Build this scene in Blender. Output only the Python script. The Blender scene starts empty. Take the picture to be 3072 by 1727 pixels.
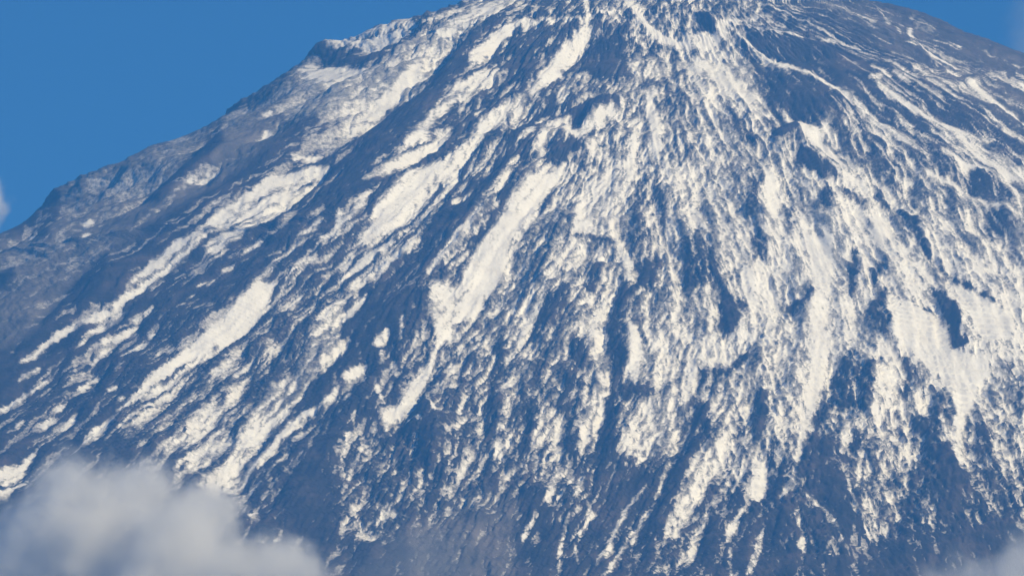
import bpy, bmesh, math, random
import numpy as np
from mathutils import Vector, Matrix

random.seed(4)
scene = bpy.context.scene
COL = scene.collection
RAD = math.radians

# ------------------------------------------------------------------ camera
CAM = np.array([0.0, 0.0, 900.0])          # a hill across the valley, 16 km from the slope
PITCH = RAD(6.8)
LENS = 220.0
FOC = 3072 * LENS / 36.0                    # focal length in pixels of the survey photograph
cd = bpy.data.cameras.new('camera')
cd.lens = LENS; cd.sensor_width = 36; cd.clip_start = 10; cd.clip_end = 200000
cam = bpy.data.objects.new('camera', cd); COL.objects.link(cam)
cam.location = CAM; cam.rotation_euler = (math.pi/2 + PITCH, 0, 0)
scene.camera = cam

# ------------------------------------------------------------------ light
SUN_AZ = 52.0      # degrees to the right of the line from the mountain to the viewer
SUN_EL = 31.0
# direction towards the sun, seen from the mountain (the viewer is towards -Y)
sd = Vector((math.sin(RAD(SUN_AZ))*math.cos(RAD(SUN_EL)), -math.cos(RAD(SUN_AZ))*math.cos(RAD(SUN_EL)), math.sin(RAD(SUN_EL))))
SKY_STRENGTH = 0.053
SKY_TINT = (0.38, 0.82, 1.0)
w = bpy.data.worlds.new('World'); scene.world = w; w.use_nodes = True
nt = w.node_tree; bg = nt.nodes['Background']
sky = nt.nodes.new('ShaderNodeTexSky'); sky.sky_type = 'NISHITA'; sky.sun_disc = False
sky.sun_elevation = RAD(SUN_EL)
sky.sun_rotation = math.atan2(sd.x, sd.y)
sky.altitude = 3000; sky.air_density = 1.0; sky.dust_density = 0.0; sky.ozone_density = 6.0
grade = nt.nodes.new('ShaderNodeMix'); grade.data_type = 'RGBA'; grade.blend_type = 'MULTIPLY'
grade.inputs['Factor'].default_value = 1.0; grade.inputs['B'].default_value = (*SKY_TINT, 1)   # the picture's deep blue, the same all over the sky
nt.links.new(sky.outputs[0], grade.inputs['A']); nt.links.new(grade.outputs['Result'], bg.inputs[0]); bg.inputs[1].default_value = SKY_STRENGTH
sl = bpy.data.lights.new('sun', 'SUN'); sl.energy = 5.0; sl.angle = RAD(0.53); sl.color = (1.0, 0.83, 0.49)
so = bpy.data.objects.new('sun', sl); COL.objects.link(so); so.location = (6000, 2000, 9000)
so.rotation_euler = (-sd).to_track_quat('-Z', 'Y').to_euler()
vs = scene.view_settings
vs.view_transform = 'Standard'; vs.look = 'None'; vs.exposure = 0.54; vs.gamma = 1.0; vs.use_curve_mapping = False
scene.cycles.use_denoising = True
scene.cycles.volume_step_rate = 0.6
scene.cycles.volume_max_steps = 512
scene.cycles.max_bounces = 8; scene.cycles.volume_bounces = 6; scene.cycles.diffuse_bounces = 2
HAZE_DENSITY = 4.6e-5
HAZE_COLOR = (0.08, 0.36, 1.0)

# ------------------------------------------------------------------ materials
def new_mat(name):
    m = bpy.data.materials.new(name); m.use_nodes = True
    n = m.node_tree.nodes; b = n['Principled BSDF']; b.inputs['Specular IOR Level'].default_value = 0.25
    return m, m.node_tree, b

def ramp(nt, fac, stops):
    r = nt.nodes.new('ShaderNodeValToRGB'); e = r.color_ramp.elements
    while len(e) < len(stops): e.new(0.5)
    for q, (p, c) in zip(e, stops): q.position = p; q.color = (*c, 1)
    nt.links.new(fac, r.inputs[0]); return r.outputs[0]

def noise_node(nt, scale, detail=6, rough=0.6, vec=None):
    n = nt.nodes.new('ShaderNodeTexNoise'); n.inputs['Scale'].default_value = scale
    n.inputs['Detail'].default_value = detail; n.inputs['Roughness'].default_value = rough
    if vec is not None: nt.links.new(vec, n.inputs['Vector'])
    return n

def rock_material():
    m, t, b = new_mat('volcanic_rock')
    tc = t.nodes.new('ShaderNodeTexCoord')
    at = t.nodes.new('ShaderNodeAttribute'); at.attribute_name = 'scree'
    n1 = noise_node(t, 0.012, 7, 0.62, tc.outputs['Object'])
    n2 = noise_node(t, 0.07, 4, 0.6, tc.outputs['Object'])
    dark = ramp(t, n1.outputs[0], [(0.30, (0.022, 0.021, 0.023)), (0.5, (0.045, 0.041, 0.043)), (0.72, (0.105, 0.083, 0.077))])
    pale = ramp(t, n1.outputs[0], [(0.30, (0.17, 0.16, 0.155)), (0.5, (0.26, 0.24, 0.23)), (0.72, (0.36, 0.33, 0.31))])
    mx = t.nodes.new('ShaderNodeMix'); mx.data_type = 'RGBA'
    t.links.new(at.outputs['Fac'], mx.inputs['Factor']); t.links.new(dark, mx.inputs['A']); t.links.new(pale, mx.inputs['B'])
    # thin frost between the stones
    fr = t.nodes.new('ShaderNodeAttribute'); fr.attribute_name = 'frost'
    ad = t.nodes.new('ShaderNodeMath'); ad.operation = 'MULTIPLY_ADD'
    t.links.new(n2.outputs[0], ad.inputs[0]); ad.inputs[1].default_value = 1.6; 
    sb = t.nodes.new('ShaderNodeMath'); sb.operation = 'MULTIPLY_ADD'; t.links.new(fr.outputs['Fac'], sb.inputs[0]); sb.inputs[1].default_value = 1.0; sb.inputs[2].default_value = -1.12
    t.links.new(sb.outputs[0], ad.inputs[2]); ad.use_clamp = True
    m2 = t.nodes.new('ShaderNodeMix'); m2.data_type = 'RGBA'
    t.links.new(ad.outputs[0], m2.inputs['Factor']); t.links.new(mx.outputs['Result'], m2.inputs['A']); m2.inputs['B'].default_value = (0.62, 0.61, 0.60, 1)
    t.links.new(m2.outputs['Result'], b.inputs['Base Color'])
    b.inputs['Roughness'].default_value = 0.95
    bp = t.nodes.new('ShaderNodeBump'); bp.inputs['Strength'].default_value = 0.4; bp.inputs['Distance'].default_value = 6
    t.links.new(n2.outputs[0], bp.inputs['Height']); t.links.new(bp.outputs[0], b.inputs['Normal'])
    return m

def snow_material():
    m, t, b = new_mat('wind_packed_snow')
    tc = t.nodes.new('ShaderNodeTexCoord')
    n1 = noise_node(t, 0.018, 6, 0.6, tc.outputs['Object'])
    c = ramp(t, n1.outputs[0], [(0.32, (0.80, 0.78, 0.76)), (0.52, (0.88, 0.865, 0.85)), (0.7, (0.92, 0.91, 0.90))])
    th = t.nodes.new('ShaderNodeAttribute'); th.attribute_name = 'thin'     # stones show through where the sheet is thin
    n3 = noise_node(t, 0.11, 4, 0.65, tc.outputs['Object'])
    a1 = t.nodes.new('ShaderNodeMath'); a1.operation = 'MULTIPLY_ADD'; t.links.new(n3.outputs[0], a1.inputs[0]); a1.inputs[1].default_value = 2.4; a1.inputs[2].default_value = -1.38
    a2 = t.nodes.new('ShaderNodeMath'); a2.operation = 'MULTIPLY_ADD'; t.links.new(th.outputs['Fac'], a2.inputs[0]); a2.inputs[1].default_value = 1.0; t.links.new(a1.outputs[0], a2.inputs[2]); a2.use_clamp = True
    mt = t.nodes.new('ShaderNodeMix'); mt.data_type = 'RGBA'
    t.links.new(a2.outputs[0], mt.inputs['Factor']); t.links.new(c, mt.inputs['A']); mt.inputs['B'].default_value = (0.16, 0.145, 0.14, 1)
    t.links.new(mt.outputs['Result'], b.inputs['Base Color']); b.inputs['Roughness'].default_value = 0.7
    n2 = noise_node(t, 0.06, 4, 0.55, tc.outputs['Object'])
    bp = t.nodes.new('ShaderNodeBump'); bp.inputs['Strength'].default_value = 0.35; bp.inputs['Distance'].default_value = 5
    t.links.new(n2.outputs[0], bp.inputs['Height']); t.links.new(bp.outputs[0], b.inputs['Normal'])
    return m

def ground_material():
    m, t, b = new_mat('forest_floor')
    tc = t.nodes.new('ShaderNodeTexCoord'); n1 = noise_node(t, 0.002, 8, 0.6, tc.outputs['Object'])
    t.links.new(ramp(t, n1.outputs[0], [(0.35, (0.035, 0.05, 0.025)), (0.6, (0.07, 0.075, 0.04))]), b.inputs['Base Color'])
    b.inputs['Roughness'].default_value = 1.0
    return m
ROCK = rock_material(); SNOW = snow_material(); GROUND = ground_material()

# ------------------------------------------------------------------ numpy noise
def hash2(ix, iy, seed):
    h = (ix.astype(np.uint32) * np.uint32(374761393) + iy.astype(np.uint32) * np.uint32(668265263) + np.uint32((seed * 2246822519) & 0xffffffff))
    h ^= h >> np.uint32(13); h *= np.uint32(1274126177); h ^= h >> np.uint32(16)
    return h

def gnoise(x, y, seed):
    x0 = np.floor(x); y0 = np.floor(y); fx = (x - x0).astype(np.float32); fy = (y - y0).astype(np.float32)
    ix = x0.astype(np.int64); iy = y0.astype(np.int64)
    sx = fx*fx*fx*(fx*(fx*6-15)+10); sy = fy*fy*fy*(fy*(fy*6-15)+10)
    def g(dx, dy):
        a = hash2(ix+dx, iy+dy, seed).astype(np.float32) * np.float32(2*math.pi/4294967296.0)
        return np.cos(a)*(fx-dx) + np.sin(a)*(fy-dy)
    a = g(0, 0); b = g(1, 0); c = g(0, 1); d = g(1, 1)
    return (a+(b-a)*sx)*(1-sy) + (c+(d-c)*sx)*sy

def fbm(x, y, seed, octv=4, gain=0.55):
    s = 0; a = 1.0; t = 0
    for o in range(octv):
        s = s + a*gnoise(x*2**o, y*2**o, seed+o*17); t += a; a *= gain
    return s/t

# ------------------------------------------------------------------ survey of the snow
# traced on six overlapping sheets of the elevation (sheet units, 1.676 to a survey pixel)
SHEET = {'A': (0, 0), 'B': (1024, 0), 'C': (2048, 0), 'D': (0, 863), 'E': (1024, 863), 'F': (2048, 863)}
KS = 1.6758
RELIEF_WIDE, RELIEF_FINE, RELIEF_CLIFF, RELIEF_ROCK = 1.05, 1.15, 1.2, 1.45
SKY_LEFT = [(1530, -60), (1440, 0), (1375, 25), (1300, 60), (1203, 84), (1143, 100), (1084, 112), (1024, 126), (980, 150), (937, 190), (895, 224), (847, 254), (800, 286), (704, 330), (668, 352), (597, 408), (465, 470), (394, 512), (320, 548), (260, 572), (203, 578), (173, 597), (143, 622), (84, 684), (54, 712), (0, 735), (-400, 952), (-1900, 1749), (-2300, 1972)]
SKY_RIGHT = [(2310, -60), (2440, -14), (2567, 26), (2645, 44), (2704, 50), (2788, 80), (2854, 110), (2913, 139), (2979, 163), (3072, 205), (3500, 426), (4300, 886), (5600, 1753), (5950, 1976)]
FLOW_ROWS = [0, 238, 477, 715, 954, 1192, 1431, 1730]
FLOW = [[1430, 860, 400, -20, -480, -930, -1380, -1900],
        [1640, 1310, 955, 585, 286, 36, -226, -550],
        [1765, 1540, 1300, 1010, 690, 393, 107, -240],
        [1806, 1645, 1430, 1205, 955, 763, 537, 275],
        [1836, 1765, 1670, 1467, 1323, 1192, 1073, 880],
        [1860, 1825, 1800, 1765, 1645, 1490, 1430, 1310],
        [1884, 1896, 1908, 1908, 1860, 1836, 1765, 1645],
        [1955, 1980, 2027, 2100, 2180, 2146, 2003, 1790],
        [2050, 2146, 2266, 2373, 2433, 2397, 2361, 2290],
        [2146, 2337, 2492, 2623, 2695, 2730, 2730, 2742],
        [2206, 2528, 2802, 2957, 3053, 3100, 3124, 3148],
        [2266, 2743, 3100, 3280, 3400, 3460, 3500, 3540],
        [2504, 3053, 3460, 3700, 3850, 3950, 4000, 4050]]
BROAD = [  # snow cover, x every 307 px from 0, y every 216 px from 0
 [.10, .10, .10, .20, .45, .40, .45, .48, .35, .22, .22],
 [.10, .08, .12, .25, .25, .30, .48, .62, .30, .24, .24],
 [.10, .08, .10, .12, .30, .38, .56, .66, .55, .38, .36],
 [.10, .12, .12, .20, .40, .54, .60, .66, .72, .58, .58],
 [.10, .10, .12, .30, .35, .58, .56, .62, .74, .74, .70],
 [.10, .14, .30, .35, .32, .58, .55, .64, .74, .74, .74],
 [.10, .12, .30, .38, .32, .52, .50, .54, .62, .56, .62],
 [.10, .10, .20, .18, .26, .28, .28, .34, .36, .28, .34],
 [.10, .10, .10, .10, .08, .08, .16, .20, .14, .07, .10]]
SURVEY = [
# --- sheet A
('A','g',.5,0,[(340,910),(1080,630),(900,800),(700,1000),(800,1030),(560,1260),(310,1470),(150,1700),(0,1760),(-120,1300),(0,1180),(240,1180)]),
('A','g',.45,0,[(1080,620),(1300,540),(1420,660),(1180,880),(920,1050),(720,1150),(540,1290),(800,1000),(1060,840)]),  # scree made paler beside the shadow patches so they read darker
('A','g',.5,0,[(1120,590),(1380,560),(1310,690),(1150,740)]),
('A','p',.10,0,[(340,910),(1080,630),(900,800),(700,1000),(800,1030),(560,1260),(310,1448),(0,1448),(0,1190),(240,1190)]),
('A','f',.5,0,[(340,900),(560,860),(1080,600),(1330,440),(1500,380),(1500,560),(1340,600),(1080,720),(780,900),(500,1000)]),
('A','f',.22,0,[(340,910),(700,1000),(560,1260),(310,1448),(0,1448),(0,1190),(240,1190)]),
('A','+',.2,70,[(1290,480),(1080,640),(780,780),(560,890),(360,940)]),
('A','p',.17,0,[(1330,470),(1500,390),(1716,430),(1600,520),(1500,540),(1340,560)]),
('A','p',.93,0,[(1600,235),(1716,160),(1716,262),(1610,262)]),
('A','p',.03,0,[(1570,266),(1716,262),(1716,312),(1550,314)]),  # shadow band below the snowfield, put in as snow-free dark rock
('A','-',.03,28,[(1570,275),(1500,340),(1420,400),(1335,465)]),  # shaded edge of the skyline, painted by leaving the rock bare
('A','p',.92,0,[(1560,320),(1716,320),(1716,400),(1640,410),(1500,400),(1450,430)]),
('A','k',.4,0,[(700,1000),(800,930),(960,790),(1060,680),(1110,625),(1140,740),(1060,840),(960,910),(860,980),(800,1020)]),  # cast shadow: slight tilt, the rest painted as bare dark rock
('A','k',.4,0,[(310,1470),(420,1370),(540,1270),(560,1290),(545,1470),(400,1560),(240,1600)]),  # second cast shadow, darkened in colour the same way
('A','k',.2,0,[(130,1115),(240,1005),(300,965),(320,1000),(240,1190),(150,1200)]),
('A','k',.3,0,[(0,1390),(70,1330),(80,1400),(0,1448)]),
('A','k',.3,0,[(1010,920),(1080,855),(1140,855),(1080,910)]),
('A','+',.62,45,[(1530,510),(1440,590),(1350,660),(1260,740)]),
('A','+',.7,22,[(1300,760),(1020,890),(900,970),(780,1060),(650,1170)]),
('A','p',.82,0,[(1640,780),(1560,800),(1380,890),(1250,990),(1080,1090),(1020,1150),(900,1210),(760,1320),(650,1448),(760,1448),(850,1370),(1000,1250),(1090,1270),(1180,1190),(1400,1040),(1480,960),(1600,860)]),
('A','+',.95,34,[(1640,800),(1400,900),(1240,1010),(1060,1120),(900,1230),(740,1370),(640,1460)]),
('A','-',.1,14,[(1570,850),(1300,990),(1100,1110),(930,1200)]),
('A','-',.12,16,[(1420,970),(1250,1080),(1060,1180),(960,1270)]),
('A','+',.8,50,[(1640,1105),(1580,1150),(1510,1220),(1440,1290),(1340,1390),(1290,1450)]),
('A','+',.85,22,[(1610,1270),(1500,1350),(1410,1448)]),
('A','+',.9,40,[(1716,1080),(1690,1190),(1620,1210)]),
('A','+',.85,28,[(1590,740),(1480,790)]),
] + [('A','+',.80,22,[(x+14,y-10),(x-22,y+15)]) for x,y in [(1240,1220),(1290,1190),(1430,1020),(1430,1130),(900,1370),(1140,1330),(1010,1410),(1060,1400),(780,1310),(690,1370),(440,1110),(430,1170),(1600,550),(1345,575),(160,1160)]] + [
# --- sheet D
('D','+',.92,(34,16),[(720,-10),(560,80),(400,180),(270,250),(160,340),(60,410)]),
('D','+',.92,(70,22),[(620,90),(500,170),(395,285)]),
('D','+',.85,24,[(190,400),(100,480)]),
('D','+',.93,(20,34),[(230,450),(90,560),(-60,640)]),
('D','p',.96,0,[(-60,1010),(-40,960),(60,890),(170,800),(270,700),(360,615),(375,640),(300,715),(190,810),(140,880),(80,955)]),
('D','p',.95,0,[(565,635),(480,690),(410,770),(340,850),(440,800),(520,730),(575,660)]),
('D','+',.85,22,[(-20,1040),(120,955)]),
('D','p',.42,0,[(1430,0),(1716,0),(1716,290),(1560,450),(1400,560),(1300,640),(1180,980),(1000,1030),(900,850),(640,800),(560,650),(690,580),(900,400),(1230,240)]),
('D','p',.98,0,[(1310,-30),(1400,-40),(1300,120),(1190,215),(1070,285),(900,390),(780,500),(690,570),(630,592),(700,520),(850,390),(980,280),(1100,170),(1200,80)]),
('D','+',.98,(60,16),[(1280,60),(1120,190),(980,300),(850,405),(720,525),(610,610)]),
('D','p',.78,0,[(1716,30),(1716,300),(1620,380),(1480,560),(1420,720),(1300,830),(1180,980),(1060,1010),(1150,800),(1250,640),(1350,500),(1480,400),(1560,250),(1640,100)]),
('D','+',.95,45,[(1560,580),(1440,690),(1300,840),(1170,970)]),
('D','-',.1,16,[(1480,600),(1360,740),(1260,820)]),
('D','p',.05,0,[(1716,550),(1590,660),(1500,760),(1430,870),(1410,1000),(1440,1200),(1500,1448),(1716,1448),(1640,980),(1716,800)]),
('D','p',.05,0,[(1716,340),(1620,420),(1540,500),(1480,580),(1590,570),(1716,450)]),
('D','+',.9,24,[(1716,485),(1620,570),(1560,600)]),
('D','+',.85,40,[(1500,20),(1460,70)]),
('D','+',.85,26,[(640,760),(740,700),(800,650)]),
('D','+',.85,24,[(880,680),(850,720)]),
('D','+',.85,26,[(940,800),(1040,690),(1100,600)]),
('D','+',.85,20,[(920,880),(880,940)]),
('D','+',.8,18,[(1120,830),(1010,940),(930,1010)]),
] + [('D','+',.84,wd*.7,[(x+int(wd*.5),y-int(wd*.38)),(x-int(wd*.7),y+int(wd*.5))]) for x,y,wd in [(640,170,38),(590,215,30),(530,235,34),(520,285,36),(465,335,26),(910,90,30),(830,125,40),(770,190,45),(705,275,50),(640,325,40),(605,390,34),(445,420,34),(415,465,36),(310,530,46),(270,560,30),(300,590,30),(240,665,40),(110,700,34),(570,515,26),(460,560,24),(680,120,24),(740,90,28),(880,30,30),(960,40,28),(690,510,26),(610,570,28),(1280,970,36),(1340,1010,40),(1385,955,36),(1270,1110,34),(1410,1130,34),(1330,1270,34),(1400,1255,30),(780,950,26),(700,1020,24),(860,320,20)]] + [
# --- sheet B
('B','p',.32,0,[(680,0),(1250,0),(1200,90),(860,100),(780,60)]),
('B','p',.92,0,[(-10,165),(300,82),(400,118),(300,190),(150,235),(-10,255)]),
('B','-',.3,8,[(60,200),(200,160),(300,120)]),
('B','p',.03,0,[(-10,262),(120,255),(230,255),(200,300),(-10,312)]),  # the same shadow band continued, painted as bare rock
('B','f',.75,0,[(720,0),(560,60),(400,140),(250,260),(140,330),(-200,330),(-300,640),(80,600),(200,500),(410,400),(500,320),(620,200),(740,90),(880,0)]),
('B','p',.42,0,[(720,0),(560,60),(400,140),(250,260),(140,330),(0,330),(0,640),(80,600),(200,500),(410,400),(500,320),(620,200),(740,90),(880,0)]),
('B','+',.93,(85,60),[(860,-10),(680,60),(560,130),(470,190)]),
('B','+',.88,40,[(480,260),(320,370),(170,510),(40,620)]),
('B','+',.92,26,[(410,400),(250,500),(100,590)]),
('B','+',.9,60,[(0,350),(120,340)]),
('B','-',.08,12,[(400,130),(300,225),(215,310),(200,400)]),
('B','p',.05,0,[(840,15),(700,120),(560,220),(480,320),(430,410),(200,530),(0,690),(0,1040),(150,980),(120,920),(200,840),(400,640),(480,540),(540,440),(620,330),(640,280),(760,160),(880,90)]),
('B','k',.6,0,[(640,170),(560,230),(490,310),(470,370),(560,330),(610,260)]),
('B','+',.97,(20,75),[(1200,90),(1080,98),(960,100),(860,125),(780,190),(710,255),(650,315)]),
('B','+',.85,70,[(780,340),(640,430),(540,500)]),
('B','+',.92,60,[(560,500),(460,600),(400,680),(335,740)]),
('B','+',.92,50,[(540,650),(440,730),(330,800),(220,880),(120,940)]),
('B','p',.16,0,[(880,140),(1160,110),(1190,140),(1050,300),(960,430),(860,430),(790,300)]),
('B','p',.25,0,[(860,440),(950,440),(840,540),(700,600),(740,500)]),
('B','+',.97,(95,55),[(1255,120),(1200,200),(1100,310),(1000,430),(950,470)]),
('B','+',.86,95,[(930,480),(850,550),(720,630),(640,740),(560,820),(480,920),(400,990),(330,1070),(270,1140)]),
('B','p',.95,0,[(110,1230),(80,1180),(200,1010),(330,880),(500,790),(520,830),(400,950),(230,1160)]),
('B','+',.93,60,[(480,970),(300,1130),(150,1260),(0,1400)]),
('B','+',.93,60,[(400,1130),(330,1230),(160,1330),(40,1430)]),
('B','-',.05,18,[(500,900),(400,1020),(290,1130),(230,1170),(100,1245)]),
('B','-',.1,12,[(370,1140),(250,1260),(100,1370)]),
('B','-',.1,14,[(760,640),(650,760),(560,900)]),
('B','+',.95,38,[(155,990),(60,1080),(0,1140)]),
('B','+',.85,34,[(50,1270),(0,1340)]),
('B','p',.08,0,[(1060,440),(940,560),(860,640),(760,800),(620,920),(500,1010),(430,1120),(400,1230),(200,1400),(150,1448),(400,1448),(520,1330),(540,1240),(640,1160),(700,1040),(780,930),(860,850),(940,770),(980,680),(1060,580),(1100,500)]),
('B','+',.85,22,[(1020,490),(970,540),(910,610)]),
('B','+',.85,20,[(960,650),(900,700)]),
('B','+',.85,24,[(1040,560),(980,610)]),
('B','+',.8,24,[(640,970),(560,1000)]),
('B','+',.8,34,[(890,790),(840,860)]),
('B','p',.07,0,[(1200,260),(1300,130),(1400,120),(1440,280),(1400,420),(1290,400),(1200,340)]),
('B','+',.72,80,[(1230,370),(1140,420),(1090,500)]),
('B','k',.6,0,[(1100,555),(1240,495),(1390,515),(1390,550),(1260,580),(1220,645),(1160,625),(1150,570)]),
('B','+',.92,46,[(1150,590),(1060,640),(1000,720),(960,780)]),
('B','+',.92,34,[(1060,640),(1180,660),(1230,710)]),
('B','+',.92,55,[(1380,570),(1280,620),(1200,665)]),
('B','p',.05,0,[(1060,730),(1160,700),(1230,750),(1200,805),(1140,812),(1040,835)]),
('B','+',.85,50,[(1010,760),(990,860)]),
('B','p',.96,0,[(1160,830),(1080,840),(940,910),(830,1050),(720,1190),(640,1330),(590,1460),(760,1460),(830,1330),(860,1200),(960,1080),(1060,930)]),
('B','-',.12,14,[(1060,960),(980,1070),(930,1150)]),
('B','+',.88,60,[(830,900),(790,980)]),
('B','+',.9,55,[(720,1080),(600,1200),(540,1290),(420,1430)]),
('B','-',.06,24,[(860,970),(760,1130),(680,1220)]),
('B','p',.8,0,[(1260,860),(1440,760),(1500,840),(1420,1060),(1350,1180),(1150,1180),(1200,1000)]),
('B','-',.1,14,[(1140,1185),(1250,1180),(1350,1205)]),
('B','+',.94,50,[(1480,640),(1465,780),(1440,900)]),
('B','+',.8,110,[(1260,740),(1330,800)]),
('B','+',.97,70,[(1540,480),(1570,580),(1590,770)]),
('B','+',.7,60,[(1500,280),(1500,400)]),
('B','+',.97,(60,110),[(1440,-10),(1520,110),(1610,190),(1720,220)]),
('B','+',.85,36,[(1390,50),(1300,60)]),
('B','+',.9,26,[(1230,0),(1240,80)]),
('B','+',.85,50,[(1640,830),(1690,950)]),
('B','p',.38,0,[(1500,850),(1600,860),(1640,1100),(1560,1260),(1480,1240),(1440,1100)]),
('B','+',.92,65,[(1390,1190),(1450,1330),(1440,1448)]),
('B','p',.07,0,[(1480,1290),(1590,1265),(1610,1330),(1560,1448),(1480,1448)]),
('B','-',.1,40,[(1290,1330),(1250,1448)]),
# --- sheet E
('E','p',.06,0,[(110,30),(380,-10),(330,70),(430,100),(350,200),(280,290),(140,360),(0,420),(0,130)]),
('E','+',.93,40,[(0,130),(60,70),(120,10)]),
('E','+',.85,24,[(30,230),(0,280)]),
('E','p',.15,0,[(0,440),(150,380),(300,380),(340,490),(200,600),(180,720),(0,720)]),
('E','+',.95,60,[(225,235),(180,290)]),
('E','+',.9,34,[(205,330),(205,390)]),
('E','+',.9,40,[(130,385),(60,420),(0,460)]),
('E','+',.8,50,[(275,395),(265,420)]),
('E','+',.85,34,[(320,180),(300,270)]),
('E','+',.8,26,[(180,500),(200,570)]),
('E','+',.85,26,[(120,440),(110,470)]),('E','+',.85,30,[(40,530),(20,560)]),('E','+',.85,24,[(70,640),(60,680)]),
('E','p',.97,0,[(440,340),(480,280),(490,360),(420,490),(385,560),(375,600),(290,640),(205,725),(185,640),(280,560),(340,480)]),
('E','k',.6,0,[(370,590),(410,530),(450,600),(480,680),(470,820),(460,940),(400,900),(340,780),(300,700),(310,640)]),
('E','+',.93,25,[(420,540),(480,650)]),
('E','+',.88,34,[(330,640),(405,685)]),
('E','+',.6,60,[(370,760),(350,850)]),
('E','p',.42,0,[(0,720),(200,720),(330,900),(440,980),(380,1130),(230,1250),(0,1260)]),
('E','p',.04,0,[(0,1280),(230,1250),(400,1120),(480,1180),(880,1050),(900,1448),(0,1448)]),
('E','g',.35,0,[(350,1200),(600,1020),(880,1040),(880,1448),(350,1448)]),
('E','p',.9,0,[(460,-10),(740,-10),(690,80),(600,140),(540,220),(480,290),(440,130)]),
('E','p',.06,0,[(1040,20),(1135,-10),(1125,110),(1000,220),(915,285),(930,200),(980,100)]),
('E','+',.93,50,[(1000,60),(930,170),(890,270)]),
('E','+',.9,110,[(1380,0),(1320,130),(1250,280)]),
('E','+',.78,120,[(1290,330),(1330,500),(1260,640),(1230,760)]),
('E','-',.07,(70,50),[(1440,0),(1370,110),(1380,280),(1390,420),(1350,640),(1310,760)]),
('E','+',.97,95,[(1450,190),(1485,300),(1475,400),(1465,480)]),
('E','-',.08,60,[(1190,280),(1200,380),(1130,560),(1150,720),(1170,900)]),
('E','-',.1,45,[(800,260),(780,450),(740,620),(750,740),(730,880),(770,1010)]),
('E','-',.1,55,[(960,580),(930,740),(900,860)]),
('E','-',.12,40,[(640,320),(590,430)]),
('E','-',.15,30,[(1010,380),(960,480)]),
('E','-',.12,50,[(1440,530),(1570,520)]),
('E','p',.75,0,[(1480,580),(1640,560),(1716,640),(1640,820),(1460,850),(1400,760)]),
('E','p',.07,0,[(1300,760),(1360,680),(1420,880),(1560,950),(1620,900),(1600,1000),(1480,1100),(1280,1390),(1270,1448),(1200,1448),(1250,1250),(1290,1000),(1270,880)]),
('E','p',.07,0,[(900,1020),(1010,1060),(1100,1180),(1080,1448),(880,1448)]),
('E','+',.85,45,[(1090,920),(1060,1000),(1040,1080)]),
('E','+',.92,42,[(1215,930),(1185,1030)]),
('E','+',.9,36,[(1125,1020),(1095,1040)]),
('E','+',.85,34,[(1240,1050),(1250,1110),(1230,1180)]),
('E','+',.85,26,[(1150,1150),(1110,1260),(1090,1400)]),
('E','+',.92,20,[(1178,1290),(1188,1390)]),
('E','+',.85,20,[(1230,1190),(1170,1240)]),
('E','+',.9,30,[(980,1150),(910,1270)]),
('E','+',.92,34,[(1530,990),(1440,1090),(1370,1240),(1280,1395)]),
('E','+',.92,42,[(1650,880),(1600,1030),(1500,1180),(1400,1310),(1320,1450)]),
('E','-',.03,22,[(1560,1050),(1450,1210),(1310,1390)]),
('E','-',.05,90,[(1716,900),(1610,1130),(1540,1300),(1490,1448)]),
('E','p',.42,0,[(1716,1000),(1716,1448),(1520,1448),(1600,1280)]),
('E','+',.85,30,[(800,840),(760,770)]),('E','+',.85,30,[(900,900),(810,950)]),
# --- sheet C
('C','g',.25,0,[(900,0),(1716,300),(1716,700),(1300,450),(900,150),(600,0)]),
('C','p',.12,0,[(250,160),(600,190),(930,280),(960,420),(830,470),(620,380),(480,330),(380,240)]),
('C','p',.16,0,[(330,270),(500,360),(780,470),(900,560),(740,560),(600,620),(500,540),(400,430)]),
('C','+',.97,(24,44),[(210,110),(300,175),(400,260),(500,335),(640,390),(780,460),(900,545)]),
('C','+',.92,50,[(780,440),(900,530),(1040,645),(1160,715),(1250,790)]),
('C','+',.9,(18,28),[(210,105),(330,125),(470,155),(600,188),(740,205),(860,240),(930,280)]),
('C','+',.9,20,[(210,105),(330,90),(450,65)]),
('C','+',.85,18,[(520,45),(600,60)]),
('C','+',.45,50,[(940,290),(1080,330),(1200,360),(1300,410),(1400,440),(1480,490)]),
('C','+',.9,28,[(870,60),(960,110)]),
('C','+',.93,34,[(980,50),(1130,130),(1160,200),(1280,280),(1430,355)]),
('C','+',.85,20,[(1020,90),(1090,180)]),
('C','+',.85,26,[(1120,210),(1250,295),(1400,365)]),
('C','+',.8,40,[(1150,90),(1260,150)]),
('C','+',.95,40,[(1310,190),(1390,240)]),
('C','+',.97,48,[(1430,390),(1500,440),(1600,520),(1760,625)]),
('C','+',.85,22,[(1660,400),(1716,435)]),
('C','+',.93,26,[(945,340),(1040,382)]),
('C','+',.93,28,[(1060,370),(1140,410)]),
('C','+',.95,42,[(970,420),(1060,480),(1180,550),(1320,630),(1480,690),(1560,700)]),
('C','+',.85,26,[(940,400),(1000,390)]),
('C','+',.9,18,[(1480,550),(1550,600),(1640,680),(1730,750)]),
('C','p',.88,0,[(1290,640),(1500,690),(1640,770),(1730,850),(1730,1060),(1600,950),(1450,820),(1330,740)]),
('C','-',.1,12,[(1350,720),(1480,800),(1600,900),(1716,980)]),
('C','+',.9,28,[(1300,760),(1400,820),(1540,860)]),
('C','+',.9,34,[(1200,850),(1330,900),(1450,980),(1560,1030),(1730,1085)]),
('C','+',.88,30,[(1050,540),(1120,610),(1170,620)]),
('C','p',.2,0,[(1380,890),(1480,870),(1600,950),(1640,1000),(1540,990),(1440,950)]),
('C','p',.3,0,[(1490,1050),(1600,1060),(1660,1160),(1560,1180)]),
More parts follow.
